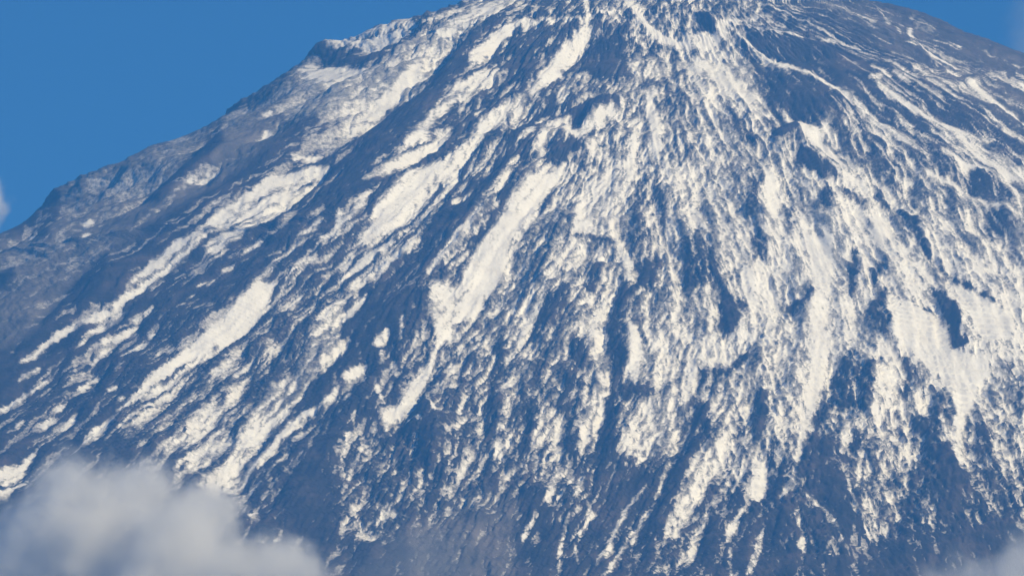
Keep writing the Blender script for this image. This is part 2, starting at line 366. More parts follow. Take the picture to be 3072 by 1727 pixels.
('C','p',.93,0,[(0,150),(180,150),(210,110),(240,160),(200,210),(60,260),(0,260)]),
('C','k',.8,0,[(50,50),(110,70),(165,150),(100,135)]),
('C','p',.72,0,[(0,260),(250,200),(330,280),(420,440),(470,560),(380,590),(200,480),(60,400)]),
('C','+',.93,70,[(60,290),(200,380),(330,490)]),
('C','p',.97,0,[(490,510),(600,605),(690,640),(750,560),(740,640),(725,700),(800,760),(865,865),(780,830),(660,740),(580,670),(520,600)]),
('C','k',.45,0,[(440,690),(480,625),(550,620),(580,670),(500,700)]),
('C','k',.35,0,[(590,730),(700,820),(800,900),(720,910),(620,850),(570,780)]),
('C','+',.85,26,[(560,850),(660,870)]),
('C','-',.08,38,[(830,960),(900,1000)]),
('C','-',.08,46,[(730,960),(720,1050)]),
('C','+',.85,60,[(780,880),(900,900),(950,930)]),
('C','p',.38,0,[(880,620),(960,660),(1120,820),(1140,960),(1020,880),(930,760)]),
('C','+',.98,90,[(440,850),(450,1000),(452,1110)]),
('C','p',.4,0,[(510,920),(550,940),(590,1160),(530,1160)]),
('C','p',.97,0,[(560,1050),(650,1150),(760,1180),(770,1300),(740,1460),(640,1460),(640,1300),(590,1160)]),
('C','+',.97,(110,70),[(1000,1070),(990,1150),(1000,1230)]),
('C','-',.06,40,[(875,1260),(850,1450)]),
('C','-',.06,18,[(970,950),(1060,1020),(1160,1120),(1220,1240),(1330,1380),(1450,1440)]),
('C','-',.15,45,[(370,1190),(400,1290)]),
('C','p',.3,0,[(0,1200),(130,1220),(200,1448),(0,1448)]),
('C','-',.2,50,[(1000,1330),(960,1420)]),
('C','+',.9,50,[(60,1050),(130,1180)]),
('C','-',.25,40,[(370,900),(350,1080)]),
('C','-',.2,40,[(260,600),(350,690)]),
# --- sheet F
('C','+',.95,110,[(330,1380),(340,1460)]),
('F','p',.85,0,[(270,0),(400,-10),(380,80),(330,240),(280,340),(260,220),(320,90)]),
('F','p',.08,0,[(190,30),(300,80),(310,120),(260,220),(200,235),(175,150)]),
('F','+',.97,60,[(70,320),(45,450),(10,590)]),
('F','p',.08,0,[(90,370),(200,380),(180,430),(100,470),(60,560),(130,560),(130,700),(60,720),(0,720),(40,600)]),
('F','+',.92,45,[(130,510),(160,600),(140,720)]),
('F','-',.15,40,[(330,320),(220,430)]),
('F','+',.96,(130,70),[(690,-10),(660,100),(700,250),(690,380),(660,480),(640,620),(600,780),(570,870)]),
('F','-',.08,46,[(650,20),(600,70),(540,90)]),
('F','-',.08,60,[(1020,30),(960,130),(1010,230)]),
('F','p',.98,0,[(1080,60),(1160,60),(1250,110),(1340,180),(1360,280),(1420,310),(1530,330),(1560,400),(1500,470),(1480,560),(1430,680),(1400,770),(1370,740),(1320,600),(1240,430),(1150,330),(1030,270),(1050,200),(1090,120)]),
('F','-',.15,8,[(1230,420),(1290,540),(1340,650)]),('F','-',.15,8,[(1290,440),(1330,560),(1360,650)]),('F','-',.15,8,[(1170,420),(1240,560),(1290,640)]),
('F','p',.97,0,[(1380,-10),(1500,50),(1640,110),(1680,170),(1660,260),(1560,280),(1440,180),(1400,90)]),
('F','k',.4,0,[(1250,-10),(1295,25),(1350,95),(1392,180),(1388,235),(1440,285),(1400,303),(1365,270),(1340,190),(1295,85)]),
('F','-',.06,16,[(1430,-5),(1560,70)]),
('F','-',.08,16,[(1620,330),(1680,440),(1700,600)]),
('F','-',.08,16,[(1150,60),(1250,100)]),
('F','p',.32,0,[(740,430),(860,300),(900,400),(1000,350),(1020,380),(940,440),(960,560),(900,640),(820,600),(720,620)]),
('F','-',.12,36,[(1110,350),(1150,430),(1120,520)]),
('F','p',.35,0,[(1130,620),(1260,620),(1300,700),(1270,800),(1150,760)]),
('F','p',.06,0,[(640,720),(760,760),(780,900),(830,1000),(860,1100),(940,1250),(830,1270),(740,1150),(640,1040),(610,1000),(610,880)]),
('F','p',.05,0,[(440,790),(520,870),(520,980),(470,1050),(360,1100),(420,1010),(430,900)]),
('F','p',.12,0,[(880,720),(930,760),(930,850),(830,900),(780,850),(850,760)]),
('F','p',.05,0,[(1270,790),(1360,810),(1380,930),(1430,960),(1420,1150),(1290,1200),(1270,1100),(1290,1000),(1260,900)]),
('F','p',.15,0,[(1470,690),(1560,680),(1560,830),(1500,840),(1440,780)]),
('F','p',.12,0,[(0,770),(130,700),(140,820),(60,920),(0,960)]),
('F','p',.08,0,[(100,1150),(270,950),(330,1050),(220,1200),(180,1448),(40,1448)]),
('F','p',.07,0,[(240,1280),(340,1120),(540,1060),(560,1150),(590,1250),(600,1448),(400,1448),(250,1448)]),
('F','p',.05,0,[(820,1300),(1000,1240),(1440,1220),(1716,1150),(1716,1448),(620,1448)]),
('F','+',.95,(80,105),[(380,820),(390,900),(365,1010)]),
('F','+',.62,120,[(300,600),(250,720),(130,850),(50,1000),(0,1060)]),
('F','+',.9,28,[(310,850),(270,960),(250,1000)]),
('F','+',.85,34,[(300,1080),(240,1180),(225,1250)]),
('F','+',.92,22,[(240,1290),(240,1448)]),
('F','+',.75,45,[(410,1180),(380,1290),(350,1370),(320,1440)]),
('F','+',.6,55,[(130,1090),(60,1250),(20,1400)]),
('F','+',.9,50,[(570,880),(545,980),(500,1050)]),('F','+',.85,34,[(560,990),(600,965)]),
('F','+',.93,24,[(610,1020),(700,1110),(740,1160),(800,1265)]),
('F','+',.65,34,[(570,1120),(600,1240),(600,1330)]),
('F','+',.85,24,[(755,1270),(710,1350)]),
('F','p',.55,0,[(830,900),(950,700),(1130,640),(1130,760),(1080,880),(1110,1000),(1100,1150),(970,1230),(880,1080)]),
('F','+',.93,22,[(820,920),(840,1020),(860,1090),(940,1235)]),
('F','+',.9,22,[(985,1070),(965,1200)]),
('F','+',.92,30,[(450,580),(460,700),(520,830)]),
('F','+',.93,50,[(825,680),(800,840)]),
('F','p',.38,0,[(1150,900),(1260,880),(1290,1040),(1260,1180),(1190,1150)]),
('F','p',.36,0,[(1450,920),(1600,880),(1660,1140),(1560,1160),(1440,1200)]),
('F','+',.93,70,[(1370,740),(1395,900)]),
('F','+',.9,28,[(1300,680),(1330,780)]),
('F','-',.06,50,[(400,560),(400,700)]),
('F','-',.08,30,[(300,640),(280,740)]),
('F','-',.08,40,[(690,620),(680,720)]),
]
# clouds: label, distance, lobes (survey px x, y, radius px, distance offset), density, noise scale, edge, seed
CLOUDS = [
 ('large grey cumulus cloud drifting across the lower left slope', 13600, [(215,1640,250,0),(230,1470,150,0),(520,1700,230,-80),(560,1610,140,40),(790,1760,200,0),(60,1750,230,0),(420,1470,150,120),(640,1540,120,160)], 0.034, 0.0085, 0.46, 1),
 ('low grey cloud bank rising at the bottom right corner', 13600, [(3060,1800,220,0),(2900,1840,170,60),(3250,1760,250,0)], 0.02, 0.007, 0.45, 2),
 ('small white cloud puff at the left edge against the blue sky', 21000, [(-66,590,85,0),(-58,640,60,0),(-75,530,60,0)], 0.05, 0.008, 0.3, 3),
 ('faint pale cloud wisp at the top right corner of the sky', 21000, [(3140,90,170,0),(3180,-40,160,0),(3110,160,100,100)], 0.0022, 0.004, 0.45, 4),
 ('thin grey veil of mist at the foot of the slope, bottom centre', 14200, [(1300,1800,260,0),(1080,1830,240,60),(1520,1850,200,0)], 0.0014, 0.006, 0.3, 5),
]


MX0, MY0, MSC = -300, -300, 2.0              # map raster: 2 survey pixels per cell
MW, MH = int((3072+600)/MSC), int((1727+600)/MSC)
gx, gy = np.meshgrid(MX0+MSC*(np.arange(MW)+0.5), MY0+MSC*(np.arange(MH)+0.5))
# ragged edges: the traced outlines are distorted by noise
WX = gx + 13*fbm(gx/42, gy/42, 201, 4, 0.7); WY = gy + 13*fbm(gx/42, gy/42, 231, 4, 0.7)

def sheet_pts(s, pts):
    ox, oy = SHEET[s]
    return [(ox+x/KS, oy+y/KS) for x, y in pts]

def box_of(P, pad):
    xs = [p[0] for p in P]; ys = [p[1] for p in P]
    x0 = max(0, int((min(xs)-pad-MX0)/MSC)); x1 = min(MW, int((max(xs)+pad-MX0)/MSC)+2)
    y0 = max(0, int((min(ys)-pad-MY0)/MSC)); y1 = min(MH, int((max(ys)+pad-MY0)/MSC)+2)
    return slice(y0, y1), slice(x0, x1)

def seg_dist(X, Y, P, widths, taper=False):
    best = np.full(X.shape, 1e9, np.float32)     # signed: distance minus half width
    n = len(P)
    for i in range(max(1, n-1)):
        a = P[i]; b = P[min(i+1, n-1)]
        wa = widths[0]+(widths[1]-widths[0])*i/max(1, n-1); wb = widths[0]+(widths[1]-widths[0])*min(1, (i+1)/max(1, n-1))
        dx, dy = b[0]-a[0], b[1]-a[1]; L2 = dx*dx+dy*dy+1e-9
        t = np.clip(((X-a[0])*dx+(Y-a[1])*dy)/L2, 0, 1)
        hw = 0.5*(wa+(wb-wa)*t)
        if taper: hw = hw*(0.3+0.75*np.sqrt(np.sin(np.pi*np.clip((i+t)/max(1, n-1), 0, 1))))
        d = np.hypot(X-a[0]-t*dx, Y-a[1]-t*dy) - hw
        best = np.minimum(best, d)
    return best

def poly_dist(X, Y, P):
    d = seg_dist(X, Y, P+[P[0]], (0, 0))
    ins = np.zeros(X.shape, bool); n = len(P)
    for i in range(n):
        (xa, ya), (xb, yb) = P[i], P[(i+1) % n]
        if ya == yb: continue
        c = ((ya > Y) != (yb > Y)) & (X < (xb-xa)*(Y-ya)/(yb-ya)+xa)
        ins ^= c
    return np.where(ins, -d, d)

def paint(layer, sd_, sl, value, soft):
    a = np.clip(0.5 - sd_/soft, 0, 1)
    layer[sl] = layer[sl]*(1-a) + value*a
    return a

COVER = np.zeros((MH, MW), np.float32)
# broad snow cover, rows top to bottom (every 216 survey px), columns left to right (every 307 px)
gyv = (gy/216.0).clip(0, len(BROAD)-1.001); gxv = (gx/307.2).clip(0, len(BROAD[0])-1.001)
Bg = np.array(BROAD, np.float32); iy = gyv.astype(int); ix = gxv.astype(int); fy = gyv-iy; fx = gxv-ix
COVER[:] = (Bg[iy, ix]*(1-fx)+Bg[iy, ix+1]*fx)*(1-fy)+(Bg[iy+1, ix]*(1-fx)+Bg[iy+1, ix+1]*fx)*fy
SCREE = np.zeros((MH, MW), np.float32); CLIFF = np.zeros((MH, MW), np.float32); FROST = np.zeros((MH, MW), np.float32); STREAK = np.zeros((MH, MW), np.int32)
n_streak = 0
for rec in SURVEY:
    s, kind, val, wd, pts = rec
    P = sheet_pts(s, pts)
    if kind in ('p', 'g', 'k', 'f'):
        sl_ = box_of(P, 30); sdv = poly_dist(WX[sl_], WY[sl_], P)
        soft = 16.0
        if kind == 'p' and val >= 0.8: sdv = sdv + 4.0
        if kind == 'p' and val < 0.3: soft = 34.0
    else:
        wd = (wd, wd) if not isinstance(wd, tuple) else wd
        ws = (0.72 if len(P) > 2 else 0.66) if val > 0.4 else 1.0
        wd = (wd[0]/KS*ws, wd[1]/KS*ws)
        sl_ = box_of(P, max(wd)+25); sdv = seg_dist(WX[sl_], WY[sl_], P, wd, val > 0.4 and len(P) > 2)
        soft = 7.0 + 0.12*max(wd)
        if val < 0.3: soft = 12.0 + 0.5*max(wd)
    if kind == 'g': paint(SCREE, sdv, sl_, val, 40.0); continue
    if kind == 'f': paint(FROST, sdv, sl_, val, 50.0); continue
    if kind == 'k': paint(CLIFF, sdv, sl_, val, 12.0); paint(FROST, sdv, sl_, 0.0, 12.0); paint(SCREE, sdv, sl_, 0.0, 14.0); paint(COVER, sdv, sl_, 0.03, 12.0); continue  # shaded faces: tilted, and shade also painted by stripping scree, frost and snow
    a = paint(COVER, sdv, sl_, max(val, 0.07), soft)
    if val >= 0.8:
        n_streak += 1; STREAK[sl_] = np.where(a > 0.35, n_streak, STREAK[sl_])
    elif val < 0.3:
        STREAK[sl_] = np.where(a > 0.6, 0, STREAK[sl_])

def sample(layer, u, v):
    x = ((u-MX0)/MSC-0.5).clip(0, MW-1.01); y = ((v-MY0)/MSC-0.5).clip(0, MH-1.01)
    ix = x.astype(np.int32); iy = y.astype(np.int32); fx = (x-ix).astype(np.float32); fy = (y-iy).astype(np.float32)
    return (layer[iy, ix]*(1-fx)+layer[iy, ix+1]*fx)*(1-fy)+(layer[iy+1, ix]*(1-fx)+layer[iy+1, ix+1]*fx)*fy

# ------------------------------------------------------------------ shape of the mountain
AXIS = np.array([340.0, 17300.0])            # the summit's axis
Z_RIM = 3832.0
def row_alt(y, depth=17300.0):               # altitude of a survey row on the skyline
    return CAM[2] + depth*np.tan(PITCH - np.arctan((np.asarray(y, float)-863.5)/FOC))
def skyline(rows):                            # [(x, y)] -> altitude (ascending), radius
    z = row_alt([r[1] for r in rows]); r = np.array([abs(r[0]-1536.0)*17300/FOC*(1 if r[0] >= 1536 else -1) - AXIS[0] for r in rows])
    r = np.abs(r); o = np.argsort(z); return z[o], r[o]
LZ, LR = skyline(SKY_LEFT); RZ, RR = skyline(SKY_RIGHT)
def base_radius(Z, th):
    drop = np.maximum(3872.0 - Z, 0)
    rf = 300 + drop/math.tan(RAD(35.5)) + 1.5e-5*drop**2 + np.maximum(drop-2200, 0)**2*6e-4
    rl = np.interp(Z, LZ, LR); rr = np.interp(Z, RZ, RR)
    far = np.maximum(drop-2200, 0)
    rl = rl + far*1.3 + far**2*5e-4; rr = rr + far*1.3 + far**2*5e-4
    s2 = np.sin(th)**2
    rs = np.where(th < 0, rl, rr)
    return rf*(1-s2) + rs*s2

def to_xyz(Z, th, R): return AXIS[0]+R*np.sin(th), AXIS[1]-R*np.cos(th), Z
def elevation_drawing(X, Y, Z):
    dx, dy, dz = X-CAM[0], Y-CAM[1], Z-CAM[2]
    c, s = math.cos(PITCH), math.sin(PITCH)
    dep = dy*c+dz*s
    return 1536+FOC*dx/dep, 863.5-FOC*(-dy*s+dz*c)/dep

NF, NR = 1330, 780                            # fine columns and rows
zf = np.linspace(1840, Z_RIM, NR)
zc = np.linspace(250, 1840, 26)[:-1]
Zr = np.concatenate([zc, zf])
ths = np.linspace(RAD(-112), RAD(112), 600)
TH = np.zeros((len(Zr), NF))
for j, z in enumerate(Zr):
    R = base_radius(np.full(ths.shape, z), ths); X, Y, Z = to_xyz(z, ths, R)
    u, v = elevation_drawing(X, Y, Z)
    du = np.abs(np.gradient(u)); arc = R*np.abs(np.gradient(ths))*1.1
    inside = (u > -220) & (u < 3290)
    wgt = np.where(inside, 0.75*du+0.25*arc, 0.13*arc)
    cs = np.concatenate([[0], np.cumsum(0.5*(wgt[1:]+wgt[:-1]))])
    TH[j] = np.interp(np.linspace(0, cs[-1], NF), cs, ths)
# smooth column spacing between rows, then close the back with a few columns
back = np.linspace(RAD(112), RAD(248), 26)[1:-1]
ZZ = np.repeat(Zr[:, None], NF, 1)
RR0 = base_radius(ZZ, TH)
X0, Y0, _ = to_xyz(ZZ, TH, RR0)
U, V = elevation_drawing(X0, Y0, ZZ)

# run-out lines: how the gullies fan out (x of each line at the rows below)
FY = np.array(FLOW_ROWS); FX = np.array(FLOW)
psi = np.zeros(U.shape, np.float32)
vv = V.clip(FY[0], FY[-1])
fi = np.interp(vv, FY, np.arange(len(FY))); f0 = fi.astype(int).clip(0, len(FY)-2); ft = fi-f0
lines = [FX[k][f0]*(1-ft)+FX[k][f0+1]*ft for k in range(len(FX))]
psi[:] = (U-lines[0])/np.maximum(lines[1]-lines[0], 20)
for k in range(len(lines)-1):
    t = (U-lines[k])/np.maximum(lines[k+1]-lines[k], 20)
    psi = np.where(U >= lines[k], k+t, psi)
P = psi*205.0
# ------------------------------------------------------------------ snow cover
left = np.clip((1500-U-0.15*V)/900, 0, 1)      # longer streaks on the two flanks
left = np.maximum(left, np.clip(((U-2250)*0.9-(V-150))/300, 0, 0.9))
gap = np.zeros(U.shape)
for k in range(len(lines)-1):
    gap = np.where(U >= lines[k], lines[k+1]-lines[k], gap)
gap = np.clip((gap-50)/130, 0.0, 1)
wpx = 16*fbm(U/60, V/60, 91, 3); wpy = 16*fbm(U/60, V/60, 95, 3)
st = fbm((P+wpx)/24, (V+wpy)/240, 11, 5, 0.62)
st2 = fbm((P+wpx)/12, V/62, 51, 4, 0.6)
lump = fbm((P+1.3*wpx)/23, (V+1.6*wpy)/34, 31, 5, 0.62)
iso = fbm((U+1.5*wpx)/26, (V+1.5*wpy)/38, 131, 5, 0.65)
worm = np.abs(fbm((P+wpx)/17, (V+wpy)/30, 161, 3, 0.6))        # thin dark curls between the lumps
fine = (1-left)*fbm((U+wpx)/15, (V+wpy)/15, 71, 4, 0.75) + left*1.1*fbm((P+0.6*wpx)/8, (V+wpy)/44, 75, 4, 0.72)
def slant(deg, seed):                     # short drifts laid obliquely across the fall line
    c, s = math.cos(RAD(deg)), math.sin(RAD(deg))
    return fbm(((U+wpx)*c+(V+wpy)*s)/60, (-(U+wpx)*s+(V+wpy)*c)/13, seed, 4, 0.6)
wr = np.clip((U-1750)/650, 0, 1)
hatch = (1-wr)*slant(-56, 401) + wr*slant(58, 431)
def unit(a): return (a-a.mean())/a.std()
broad = fbm((P+wpx)/75, (V+wpy)/420, 501, 3, 0.5)
rib = np.abs(fbm((P+1.4*wpx)/30, (V+wpy)/260, 521, 4, 0.62))       # long connected threads of snow ...
rib2 = np.abs(fbm((P+1.2*wpx)/17, (V+wpy)/120, 541, 4, 0.62))     # ... and of rock
def slant_worm(deg, seed):                # thin curving rock ledges crossing the snow
    c, s = math.cos(RAD(deg)), math.sin(RAD(deg))
    return np.abs(fbm(((U+1.8*wpx)*c+(V+1.8*wpy)*s)/70, (-(U+1.8*wpx)*s+(V+1.8*wpy)*c)/20, seed, 3, 0.6))
ledge = (1-wr)*slant_worm(-62, 601) + wr*slant_worm(62, 631)
cen = 1-left
rib3 = np.abs(fbm((P+0.8*wpx)/11, (V+wpy)/170, 561, 3, 0.6))
N = -0.42*left*unit(rib3) + ((0.36+0.02*left)*unit(broad) + (0.30+0.36*left)*unit(st) + 0.36*unit(st2) + (0.26+0.16*left)*unit(rib) - (0.40-0.04*left)*unit(rib2))*gap \
    + 0.08*cen*unit(lump) + (0.10+0.30*cen)*unit(hatch) + (1-gap)*0.7*unit(iso) - 0.46*cen*unit(ledge) - (0.05+0.13*cen)*unit(worm) + (0.24-0.06*cen)*unit(fine)
q = np.quantile(N[::7, ::7], np.linspace(0, 1, 200)); F = np.interp(N, q, np.linspace(0, 1, 200)).astype(np.float32)
C = sample(COVER, U, V).astype(np.float32)
C = C*1.0 + 0.28*np.clip((C-0.87)/0.1, 0, 1) + 0.06*np.clip((U-1100)/300, 0, 1)*np.clip((1350-V)/200, 0, 1)*np.clip((V-300)/300, 0, 1)*np.clip((C-0.25)/0.2, 0, 1) + 0.10*np.clip((U-1900)/500, 0, 1)*np.clip((V-350)/300, 0, 1)*np.clip((1250-V)/300, 0, 1)*np.clip((C-0.25)/0.2, 0, 1)
M = 0.5 + (C-F)/0.36
M = np.clip(M, 0, 1).astype(np.float32); M = M*M*(3-2*M)
CL = sample(CLIFF, U, V); SC = sample(SCREE, U, V)
# ------------------------------------------------------------------ relief: bare rock faces away from the sun, snow lies on the sunny sides
def blur_cols(a, r):
    c = np.cumsum(np.pad(a, ((0, 0), (r+1, r)), mode='edge'), 1); return (c[:, 2*r+1:]-c[:, :-2*r-1])/(2*r+1)
def blur_rows(a, r):
    c = np.cumsum(np.pad(a, ((r+1, r), (0, 0)), mode='edge'), 0); return (c[2*r+1:]-c[:-2*r-1])/(2*r+1)
M64 = M.astype(np.float64)
dxc = np.hypot(np.diff(X0, axis=1), np.diff(Y0, axis=1)); dxc = np.concatenate([dxc[:, :1], dxc], 1)
def lean(a, length):
    D = np.zeros_like(a); acc = np.zeros(a.shape[0])
    for j in range(a.shape[1]):
        d = np.minimum(dxc[:, j], 8.0); acc = acc*np.exp(-d/length) + a[:, j]*d; D[:, j] = acc
    return D
wide = blur_rows(blur_cols(M64, 8), 6)
D1 = blur_rows(lean(-(wide-blur_cols(wide, 70)), 110), 12)*RELIEF_WIDE
med = blur_rows(blur_cols(M64, 2), 2)
D2 = blur_rows(lean(-(med-blur_cols(med, 16)), 28), 8)*RELIEF_FINE
D3 = blur_rows(lean(CL.astype(np.float64)-blur_cols(CL.astype(np.float64), 45), 90), 3)*RELIEF_CLIFF
rough = blur_rows(blur_cols(np.clip(4*C*(1-C), 0, 1).astype(np.float64), 4), 4)       # smooth on the open scree and on the deep snow
rough = np.maximum(0.14+0.86*np.clip(rough*1.15-0.1, 0, 1), 0.9*SC)
D4 = gap*(22*fbm(P/120, V/420, 301, 4) + 8*st) + (1-gap)*9*iso + rough*(8*gap*st2 - 7*gap*rib2 + (0.3+0.7*cen)*(14*hatch + 6*lump) - cen*(16*ledge + 5*worm) - 9*left*rib3 + 3.0*fine)
D4 = D4*RELIEF_ROCK + SC*(12*fbm(U/30, V/30, 701, 5, 0.6) + 5*np.abs(fbm(U/16, V/16, 721, 3)))
D = D1+D2+D3+D4
rim = np.clip((Z_RIM-ZZ)/40, 0, 1)
D = D*rim
nx, ny, nz = np.sin(TH)*0.55, -np.cos(TH)*0.55, 0.835
XS, YS, ZS = X0+nx*D, Y0+ny*D, ZZ+nz*D

# ------------------------------------------------------------------ mountain mesh
def make_mesh(name, co, quads, mat, attrs=None):
    me = bpy.data.meshes.new(name)
    me.vertices.add(len(co)); me.vertices.foreach_set('co', np.ascontiguousarray(co, np.float32).ravel())
    n = len(quads)
    me.loops.add(n*4); me.polygons.add(n)
    me.loops.foreach_set('vertex_index', np.ascontiguousarray(quads, np.int32).ravel())
    me.polygons.foreach_set('loop_start', np.arange(0, n*4, 4, dtype=np.int32))
    me.polygons.foreach_set('use_smooth', np.ones(n, bool))
    for k, a in (attrs or {}).items():
        at = me.attributes.new(k, 'FLOAT', 'POINT'); at.data.foreach_set('value', np.ascontiguousarray(a, np.float32).ravel())
    me.update(calc_edges=True); me.validate(); me.materials.append(mat)
    return me

nR, nC = len(Zr), NF
# the unseen back and the crater close the body
TB = np.repeat(back[None, :], nR, 0); ZB = np.repeat(Zr[:, None], len(back), 1)
thb = np.where(TB > math.pi, TB-2*math.pi, TB)
RB = base_radius(ZB, thb)
XB, YB, _ = to_xyz(ZB, thb, RB)
XA = np.concatenate([XS, XB], 1); YA = np.concatenate([YS, YB], 1); ZA = np.concatenate([ZS, ZB], 1)
nA = XA.shape[1]
frost = np.clip(np.maximum(sample(FROST, U, V), 0.68*C) + 1.5*np.clip(M-0.1, 0, 0.4) - 0.6*CL, 0, 1)
pad = lambda a: np.concatenate([a, np.zeros((nR, len(back)))], 1)
co = np.stack([XA, YA, ZA], -1).reshape(-1, 3)
fr_, sc_ = pad(frost).reshape(-1), pad(SC).reshape(-1)
# crater bowl: rings inward from the rim
rings = []
for k, (sc, dz) in enumerate([(0.9, -15), (0.6, -110), (0.25, -160), (0.01, -165)]):
    rings.append(np.stack([AXIS[0]+(XA[-1]-AXIS[0])*sc, AXIS[1]+(YA[-1]-AXIS[1])*sc, np.full(nA, Z_RIM+dz)], -1))
co = np.concatenate([co]+rings); zpad = np.zeros(nA*len(rings)); fr_ = np.concatenate([fr_, zpad+0.6]); sc_ = np.concatenate([sc_, zpad])
nRt = nR+len(rings)
jj, ii = np.meshgrid(np.arange(nRt-1), np.arange(nA), indexing='ij'); i2 = (ii+1) % nA
quads = np.stack([jj*nA+ii, jj*nA+i2, (jj+1)*nA+i2, (jj+1)*nA+ii], -1).reshape(-1, 4)
mountain = bpy.data.objects.new('mountain', make_mesh('mountain', co, quads, ROCK, {'scree': sc_, 'frost': fr_}))
COL.objects.link(mountain); mountain['kind'] = 'structure'
mountain['label'] = 'snow streaked volcanic mountain slope with bare blue-grey rock ribs'

# ------------------------------------------------------------------ snow: a sheet that rises out of the rock where the cover is thick enough
thick = 1.8*(M-0.5)
XN, YN, ZN = XS+nx*thick, YS+ny*thick, ZS+nz*thick
f_ok = np.zeros((nR-1, nC-1), bool)
m4 = np.maximum(np.maximum(M[:-1, :-1], M[1:, :-1]), np.maximum(M[:-1, 1:], M[1:, 1:]))
f_ok = m4 > 0.5
f_ok[:len(zc)] = False
ids = STREAK[((V-MY0)/MSC).astype(int).clip(0, MH-1), ((U-MX0)/MSC).astype(int).clip(0, MW-1)][:-1, :-1].astype(np.int64)
# pieces of the rest: connected runs of snow
lab = np.where(f_ok, ids, -1)
parent = []
def find(a):
    while parent[a] != a: parent[a] = parent[parent[a]]; a = parent[a]
    return a
runs_prev = []; runid = np.full(lab.shape, -1, np.int64)
for j in range(lab.shape[0]):
    row = lab[j]; ch = np.flatnonzero(np.diff(row))+1
    st_ = np.concatenate([[0], ch]); en = np.concatenate([ch, [len(row)]])
    runs = []
    for a, b in zip(st_.tolist(), en.tolist()):
        if row[a] < 0: continue
        k = len(parent); parent.append(k); runs.append((a, b, k, row[a])); runid[j, a:b] = k
    p = 0
    for (a, b, k, l) in runs:
        while p < len(runs_prev) and runs_prev[p][1] <= a: p += 1
        qd = p
        while qd < len(runs_prev) and runs_prev[qd][0] < b:
            if runs_prev[qd][3] == l:
                ra, rb = find(k), find(runs_prev[qd][2])
                if ra != rb: parent[ra] = rb
            qd += 1
    runs_prev = runs
root = np.array([find(k) for k in range(len(parent))]) if parent else np.zeros(0, int)
comp = np.where(runid >= 0, root[runid], -1)
inframe = (U[:-1, :-1] > -20) & (U[:-1, :-1] < 3092) & (V[:-1, :-1] > -20) & (V[:-1, :-1] < 1747)
cu, cn = np.unique(comp[(comp >= 0) & inframe], return_counts=True)
order = np.argsort(-cn)
big = [(int(cu[o]), int(cn[o])) for o in order if cn[o] > 60][:280]
jj, ii = np.meshgrid(np.arange(nR-1), np.arange(nC-1), indexing='ij')
qall = np.stack([jj*nC+ii, jj*nC+ii+1, (jj+1)*nC+ii+1, (jj+1)*nC+ii], -1)
coN = np.stack([XN, YN, ZN], -1).reshape(-1, 3)
THIN = np.clip(1.08-(C-F)/0.45, 0, 1).ravel()
def snow_object(name, mask):
    q = qall[mask]; used, inv = np.unique(q, return_inverse=True)
    me = make_mesh(name, coN[used], inv.reshape(-1, 4), SNOW, {'thin': THIN[used]})
    o = bpy.data.objects.new(name, me); COL.objects.link(o); o.parent = mountain
    return o
flat = comp.ravel(); srt = np.argsort(flat, kind='stable'); fs = flat[srt]
rest = comp >= 0
for cid, n in big:
    a, b = np.searchsorted(fs, cid), np.searchsorted(fs, cid+1)
    idx = srt[a:b]; mk = np.zeros(flat.shape, bool); mk[idx] = True; mk = mk.reshape(comp.shape)
    is_streak = lab.ravel()[idx[0]] > 0
    snow_object('snow_streak' if is_streak else 'snow_patch', mk)
    rest &= ~mk
if rest.any():
    o = snow_object('snow_dusting', rest); o['kind'] = 'stuff'

# ------------------------------------------------------------------ ground
bm = bmesh.new(); S = 22000
NG = 60
gv = [[bm.verts.new((-S+2*S*i/NG, -4000+36000*j/NG, 235+60*math.sin(i*0.7)*math.cos(j*0.6))) for i in range(NG+1)] for j in range(NG+1)]
for j in range(NG):
    for i in range(NG): bm.faces.new((gv[j][i], gv[j][i+1], gv[j+1][i+1], gv[j+1][i]))
me = bpy.data.meshes.new('ground'); bm.to_mesh(me); me.materials.append(GROUND)
g = bpy.data.objects.new('ground', me); COL.objects.link(g); g['kind'] = 'structure'

# ------------------------------------------------------------------ clouds
def cloud_point(x, y, depth):                # survey pixel at a distance along the view
    c, s = math.cos(PITCH), math.sin(PITCH)
    a = (x-1536)/FOC; b = (863.5-y)/FOC
    k = depth
    return Vector((CAM[0]+a*k, CAM[1]+k*(c-b*s), CAM[2]+k*(s+b*c)))

